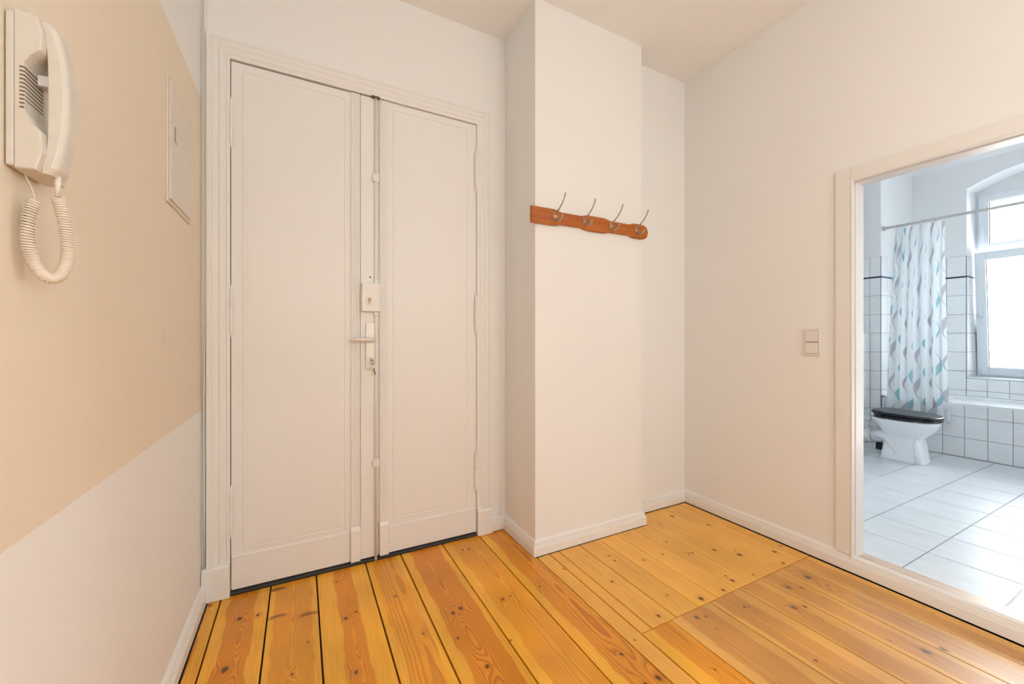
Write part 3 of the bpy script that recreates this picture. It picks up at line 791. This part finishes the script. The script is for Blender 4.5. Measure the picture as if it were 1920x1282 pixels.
# ------------------------------------------------------------------ bath tub with tiled apron
TO = (XA, .9, BZ)
tub = tag(empty('bathtub', TO), 'built-in bathtub with white tiled front below the window', 'bathtub')
ap = box('apron', 'grout', (XA + .002, XA + .06, .15, YA - .002, BZ, .565), tub, TO)
ao = (TO[0] + ap.location.x, TO[1] + ap.location.y, TO[2] + ap.location.z)
ty = [1.536 + .148 * k for k in range(-9, 4)] + [YA - .010]
for y0, y1 in zip(ty, ty[1:]):
    for z0, z1 in ((BZ + .002, .255), (.255, .454), (.454, .566)):
        tile(y1 - y0 - G, z1 - z0 - G, '-X', (XA + .003, (y0 + y1) / 2, (z0 + z1) / 2), ap, ao)
# rim and basin
def egg(cx, cy, a, b, z, n=32, p=2.6):
    out = []
    for k in range(n):
        t = 2 * PI * k / n; c, s = math.cos(t), math.sin(t)
        out.append((cx + math.copysign(abs(c) ** (2 / p), c) * a, cy + math.copysign(abs(s) ** (2 / p), s) * b, z))
    return out
bm = bmesh.new(); cy = 1.13 - TO[1]; h = .582 - BZ
cxm = (XW - XA) / 2
loft(bm, [egg(cxm - .006, cy, .396, .865, h - .020, p=40), egg(cxm - .006, cy, .396, .865, h, p=40), egg(cxm, cy, .33, .77, h, p=5), egg(cxm, cy, .30, .72, h - .05, p=4), egg(cxm, cy, .24, .60, h - .40, p=3), egg(cxm, cy, .05, .2, h - .42, p=2)])
link('rim_and_basin', bm, 'enamel', tub)

# ------------------------------------------------------------------ shower rod and curtain
RX, RZ = 5.655, 2.405
bm = bmesh.new(); tube(bm, [(0, 0, 0), (0, 2.62, 0)], .0140, 12)
lathe(bm, [(.024, 2.622), (.024, 2.610), (.014, 2.600)], 'Y', (0, 0, 0), 16)
tag(link('shower_rod', bm, 'rod', None, (RX, YA - .008 - 2.622, RZ), smooth=True), 'thin white shower curtain rod crossing in front of the window', 'curtain rod')

def curtain_mat():
    t = NT('wavy_ribbon_curtain'); u, v, _ = t.sep(t.uv())       # u: metres along the cloth, v: metres up
    base = (.80, .84, .87)
    col = None
    cur = t.mix(t.noise(t.uv(), 30, 2), base, tuple(c * .97 for c in base))
    cols = [(.18, .45, .49), (.40, .37, .43), (.26, .51, .58), (.46, .44, .50)]
    pitch = .088
    for layer in range(4):
        w4 = pitch * 4
        uu = t.m('ADD', u, -pitch * layer)
        idx = t.m('FLOOR', t.m('DIVIDE', uu, w4))
        x = t.m('SUBTRACT', t.m('SUBTRACT', uu, t.m('MULTIPLY', idx, w4)), w4 / 2)
        ph = t.m('MULTIPLY', t.m('SINE', t.m('ADD', t.m('MULTIPLY', idx, 12.9), layer * 4.1)), 3.)
        P = .29 + .015 * layer
        a = t.m('ADD', t.m('MULTIPLY', v, 2 * PI / P), ph)
        cen = t.m('MULTIPLY', t.m('SINE', a), .021)
        wv = t.m('ADD', .5, t.m('MULTIPLY', t.m('SINE', t.m('ADD', a, 1.9)), .5))
        slow = t.m('ADD', .8, t.m('MULTIPLY', t.m('SINE', t.m('ADD', t.m('MULTIPLY', v, 2 * PI / (P * 2.7)), t.m('MULTIPLY', ph, 2.))), .45))
        wd = t.m('ADD', .0022, t.m('MULTIPLY', t.m('MULTIPLY', t.m('POWER', wv, 1.8), slow), .0190))
        d = t.m('ABSOLUTE', t.m('SUBTRACT', x, cen))
        mk = t.smooth(t.m('SUBTRACT', d, wd), -.001, .001, 1., 0.)
        cur = t.mix(t.m('MULTIPLY', mk, .85), cur, cols[layer])
    t.out(cur, .55, 0, .3)
    tl = t.n('ShaderNodeBsdfTranslucent'); t.put(tl.inputs[0], cur)
    mx = t.n('ShaderNodeMixShader'); mx.inputs[0].default_value = .22
    t.t.links.new(t.b.outputs[0], mx.inputs[1]); t.t.links.new(tl.outputs[0], mx.inputs[2])
    t.t.links.new(mx.outputs[0], t.t.nodes['Material Output'].inputs[0])
    return t.mat
CO = (5.57, 1.72, .365)
cu = tag(empty('shower_curtain', CO), 'white shower curtain with teal and grey wavy ribbons bunched beside the window', 'shower curtain')
NU, NV = 240, 44
ytop0, ytop1, ybot0, ybot1 = 1.905, 1.535, 1.955, 1.475
zt, zb = RZ - .030, CO[2]
verts = []; uvs = []; faces = []
cloth_w = .80
for j in range(NV + 1):
    v = j / NV                     # 0 top, 1 bottom
    z = zt + (zb - zt) * v
    for i in range(NU + 1):
        s = i / NU
        y0 = ytop0 + (ybot0 - ytop0) * v; y1 = ytop1 + (ybot1 - ytop1) * v ** 1.6
        a = 2 * PI * (5.5 * s + .25 * math.sin(5 * s + 1.5 * v))
        amp = (.018 + .010 * v) * (.8 + .3 * math.sin(9 * s + 2))
        y = y0 + (y1 - y0) * s + .010 * math.sin(2 * a) * (.5 + v)
        x = RX - (.102) * min(1, v * 1.25) ** .9 + amp * math.sin(a) - .004
        x = min(x, XA - .012) if z < .66 else x
        zz = z + .012 * math.sin(3.1 * s + 1) * v + (.020 * s * v)
        verts.append((x - CO[0], y - CO[1], zz - CO[2])); uvs.append((s * cloth_w, (1 - v) * 2.0))
W_ = NU + 1
for j in range(NV):
    for i in range(NU): faces.append((j * W_ + i, j * W_ + i + 1, (j + 1) * W_ + i + 1, (j + 1) * W_ + i))
me = bpy.data.meshes.new('cloth'); me.from_pydata(verts, [], faces)
ul = me.uv_layers.new(name='UVMap')
for p in me.polygons:
    p.use_smooth = True
    for li in p.loop_indices: ul.data[li].uv = uvs[me.loops[li].vertex_index]
M['curtain'] = curtain_mat(); me.materials.append(M['curtain'])
co = bpy.data.objects.new('cloth', me); C.objects.link(co); co.parent = cu
bm = bmesh.new(); tube(bm, [(math.cos(a) * .0215, 0, math.sin(a) * .0215) for a in [2 * PI * k / 16 for k in range(17)]], .0022, 6)
ring0 = link('curtain_ring', bm, 'plastic_white', cu, (RX - CO[0], 1.90 - CO[1], RZ - .005 - CO[2]))
for k in range(1, 10):
    r = ring0.copy(); C.objects.link(r); r.parent = cu; r.location.y = 1.90 - .040 * k - CO[1]

# ------------------------------------------------------------------ toilet, cistern and pipe
TC = (5.0, 1.60, BZ)
to = tag(empty('toilet', TC), 'white floor standing toilet with black seat and lid', 'toilet')
def tsec(z, yf, yb, hw, p=2.3, n=40):
    """yf = front (toward -y), yb = back"""
    out = []; yc = yf + (yb - yf) * .52
    for k in range(n):
        t = 2 * PI * k / n; c, s = math.cos(t), math.sin(t)
        ly = (yb - yc) if s > 0 else (yc - yf)
        e = 2 / (p + (1.6 if s > 0 else 0))
        out.append((math.copysign(abs(c) ** e, c) * hw, yc - TC[1] + math.copysign(abs(s) ** e, s) * ly, z))
    return out
bm = bmesh.new()
secs = [(.0, 1.462, 1.772, .118, 5.), (.012, 1.464, 1.772, .117, 5.), (.05, 1.470, 1.768, .111, 5.), (.11, 1.480, 1.758, .103, 5.), (.165, 1.486, 1.750, .099, 4.5), (.205, 1.486, 1.748, .102, 3.6), (.225, 1.478, 1.752, .110, 2.8), (.255, 1.448, 1.765, .132, 2.4), (.295, 1.415, 1.785, .155, 2.3), (.335, 1.394, 1.805, .171, 2.25), (.358, 1.386, 1.822, .178, 2.25), (.366, 1.383, 1.835, .181, 2.25), (.378, 1.382, 1.838, .182, 2.25), (.384, 1.386, 1.834, .178, 2.25)]
rings = [tsec(*s) for s in secs]
rings += [tsec(.384, 1.425, 1.79, .140), tsec(.36, 1.44, 1.78, .125), tsec(.28, 1.48, 1.73, .085), tsec(.25, 1.53, 1.68, .04)]
loft(bm, rings); link('bowl', bm, 'porcelain', to, smooth=True)
for sx in (-1, 1):
    bm = bmesh.new()      # trapway bulge on both flanks
    tube(bm, [(p[0] * sx, p[1] - TC[1], p[2]) for p in bez([(.045, 1.80, .205), (.072, 1.77, .225), (.088, 1.70, .215), (.094, 1.665, .14), (.092, 1.645, .07), (.086, 1.64, .045)], 14)], [.040] * 4 + [.032] * 5 + [.026] * 4 + [.020, .012], 12)
    link('trapway', bm, 'porcelain', to, smooth=True)
    bm = bmesh.new()      # front corner of the pedestal
    tube(bm, [(p[0] * sx, p[1] - TC[1], p[2]) for p in ((.092, 1.505, .001), (.086, 1.512, .10), (.080, 1.518, .17), (.082, 1.522, .222))], [.0285, .0265, .024, .014], 10)
    link('pedestal_rib', bm, 'porcelain', to, smooth=True)
bm = bmesh.new(); tube(bm, [(0, 1.72 - TC[1], .20), (0, 1.78 - TC[1], .195), (0, 1.862 - TC[1], .185)], [.06, .055, .052], 16); link('outlet', bm, 'porcelain', to, smooth=True)
bm = bmesh.new()
loft(bm, [tsec(.390, 1.376, 1.812, .186, 2.3), tsec(.392, 1.372, 1.815, .190, 2.3), tsec(.409, 1.372, 1.815, .190, 2.3), tsec(.411, 1.376, 1.812, .186, 2.3)]); link('seat_ring', bm, 'black', to, smooth=False, bevel=.001)
bm = bmesh.new()
def tl(z, g):
    r = tsec(z, 1.370 + g, 1.835 - g, .192 - g, 2.3); return [(x, y, zz + .018 * (y + TC[1] - 1.37) / .46) for x, y, zz in r]
loft(bm, [tl(.413, .006), tl(.416, .0), tl(.430, .0), tl(.435, .006), tl(.437, .03)]); link('lid', bm, 'black', to)
for sx in (-.072, .072):
    bm = bmesh.new(); tube(bm, [(sx - .022, 1.828 - TC[1], .408), (sx + .022, 1.828 - TC[1], .408)], .009, 10); lathe(bm, [(.014, .384), (.014, .390), (.007, .395), (.007, .405)], 'Z', (sx, 1.825 - TC[1], 0), 12); link('lid_hinge', bm, 'chrome', to)
for x, y in ((-.165, 1.69), (-.152, 1.50), (.165, 1.69), (.152, 1.50)):
    link('bumper', bx(bmesh.new(), x - .010, x + .010, y - TC[1] - .012, y - TC[1] + .012, .383, .395), 'plastic_white', to, bevel=.003)

bm = bmesh.new()
lathe(bm, [(.062, 0), (.062, .19), (.070, .191), (.070, .228), (.062, .232), (.062, .238)], 'Y', (0, 0, 0), 24)
for v in bm.verts: v.co.y = -v.co.y
tag(link('waste_pipe', bm, 'pvc', None, (5.0, YX + .0, BZ + .185), smooth=False, bevel=.002), 'pale grey waste pipe joining the toilet to the wall', 'pipe')
tag(box('rubber_block', 'rubber', (5.235, 5.285, 1.875, 1.925, BZ, BZ + .07), None, bevel=.006), 'small black block on the tiled floor behind the toilet', 'block')
CI = (4.93, YX, BZ + .46)
ci = tag(empty('toilet_cistern', CI), 'white plastic cistern on the tiled wall behind the toilet', 'cistern')
link('tank', bx(bmesh.new(), -.19, .185, -.145, -.003, 0, .36), 'enamel', ci, bevel=.02, seg=3) if False else None
bm = bx(bmesh.new(), -.19, .185, -.145, -.003, 0, .36); link('tank', bm, 'enamel', ci, bevel=.018, seg=3)
bm = bx(bmesh.new(), -.197, .192, -.152, -.003, .36, .392); link('tank_lid', bm, 'enamel', ci, bevel=.010, seg=3)
bm = bx(bmesh.new(), -.04, .04, -.12, -.07, .392, .400); link('flush_button', bm, 'chrome', ci, bevel=.003)
bm = bmesh.new(); tube(bm, [(.06, -.09, 0), (.06, -.09, -.05), (.06, -.14, -.11), (.06, -.235, -.12)], .022, 12); link('flush_pipe', bm, 'plastic_white', ci, smooth=True)

# ------------------------------------------------------------------ room behind the camera: added fill lamps, out of view, and window
for LO, lab in (((.05, -1.45, ZC), 'added fill lamp in pendant shape, unseen behind the viewer, nearer the left wall'), ((1.65, -1.70, ZC), 'added fill lamp in pendant shape, unseen behind the viewer, nearer the right wall')):
    lamp = tag(empty('fill_lamp', LO), lab, 'lamp', 'added fill lamps behind the viewer')
    bm = bmesh.new(); lathe(bm, [(.06, 0), (.06, -.025), (.012, -.04), (.008, -.06), (.004, -.06), (.004, -.96), (.03, -.96), (.04, -1.00)], 'Z', (0, 0, 0), 24); link('canopy_and_cord', bm, 'plastic_white', lamp)
    d = bpy.data.lights.new('fill_light', 'POINT'); d.color = (.91, .98, 1.); d.energy = 17.8; d.shadow_soft_size = .16  # point light added to brighten the hall walls and ceiling
    o = bpy.data.objects.new('fill_light', d); C.objects.link(o); o.parent = lamp; o.location = (0, 0, -1.17)
w2 = struct(empty('window_2', (XF - .07, -1.45, .75))); W2 = (XF - .07, -1.45, .75)
for a in ((-2.35, -2.29, .75, 2.55), (-.61, -.55, .75, 2.55), (-2.29, -.61, .75, .81), (-2.29, -.61, 2.49, 2.55), (-1.48, -1.42, .81, 2.49)):
    box('frame', 'upvc', (XF - .10, XF - .04) + a, w2, W2, .004)
for a in ((-2.29, -1.48), (-1.42, -.61)): box('pane', 'glass', (XF - .072, XF - .068, a[0], a[1], .81, 2.49), w2, W2)
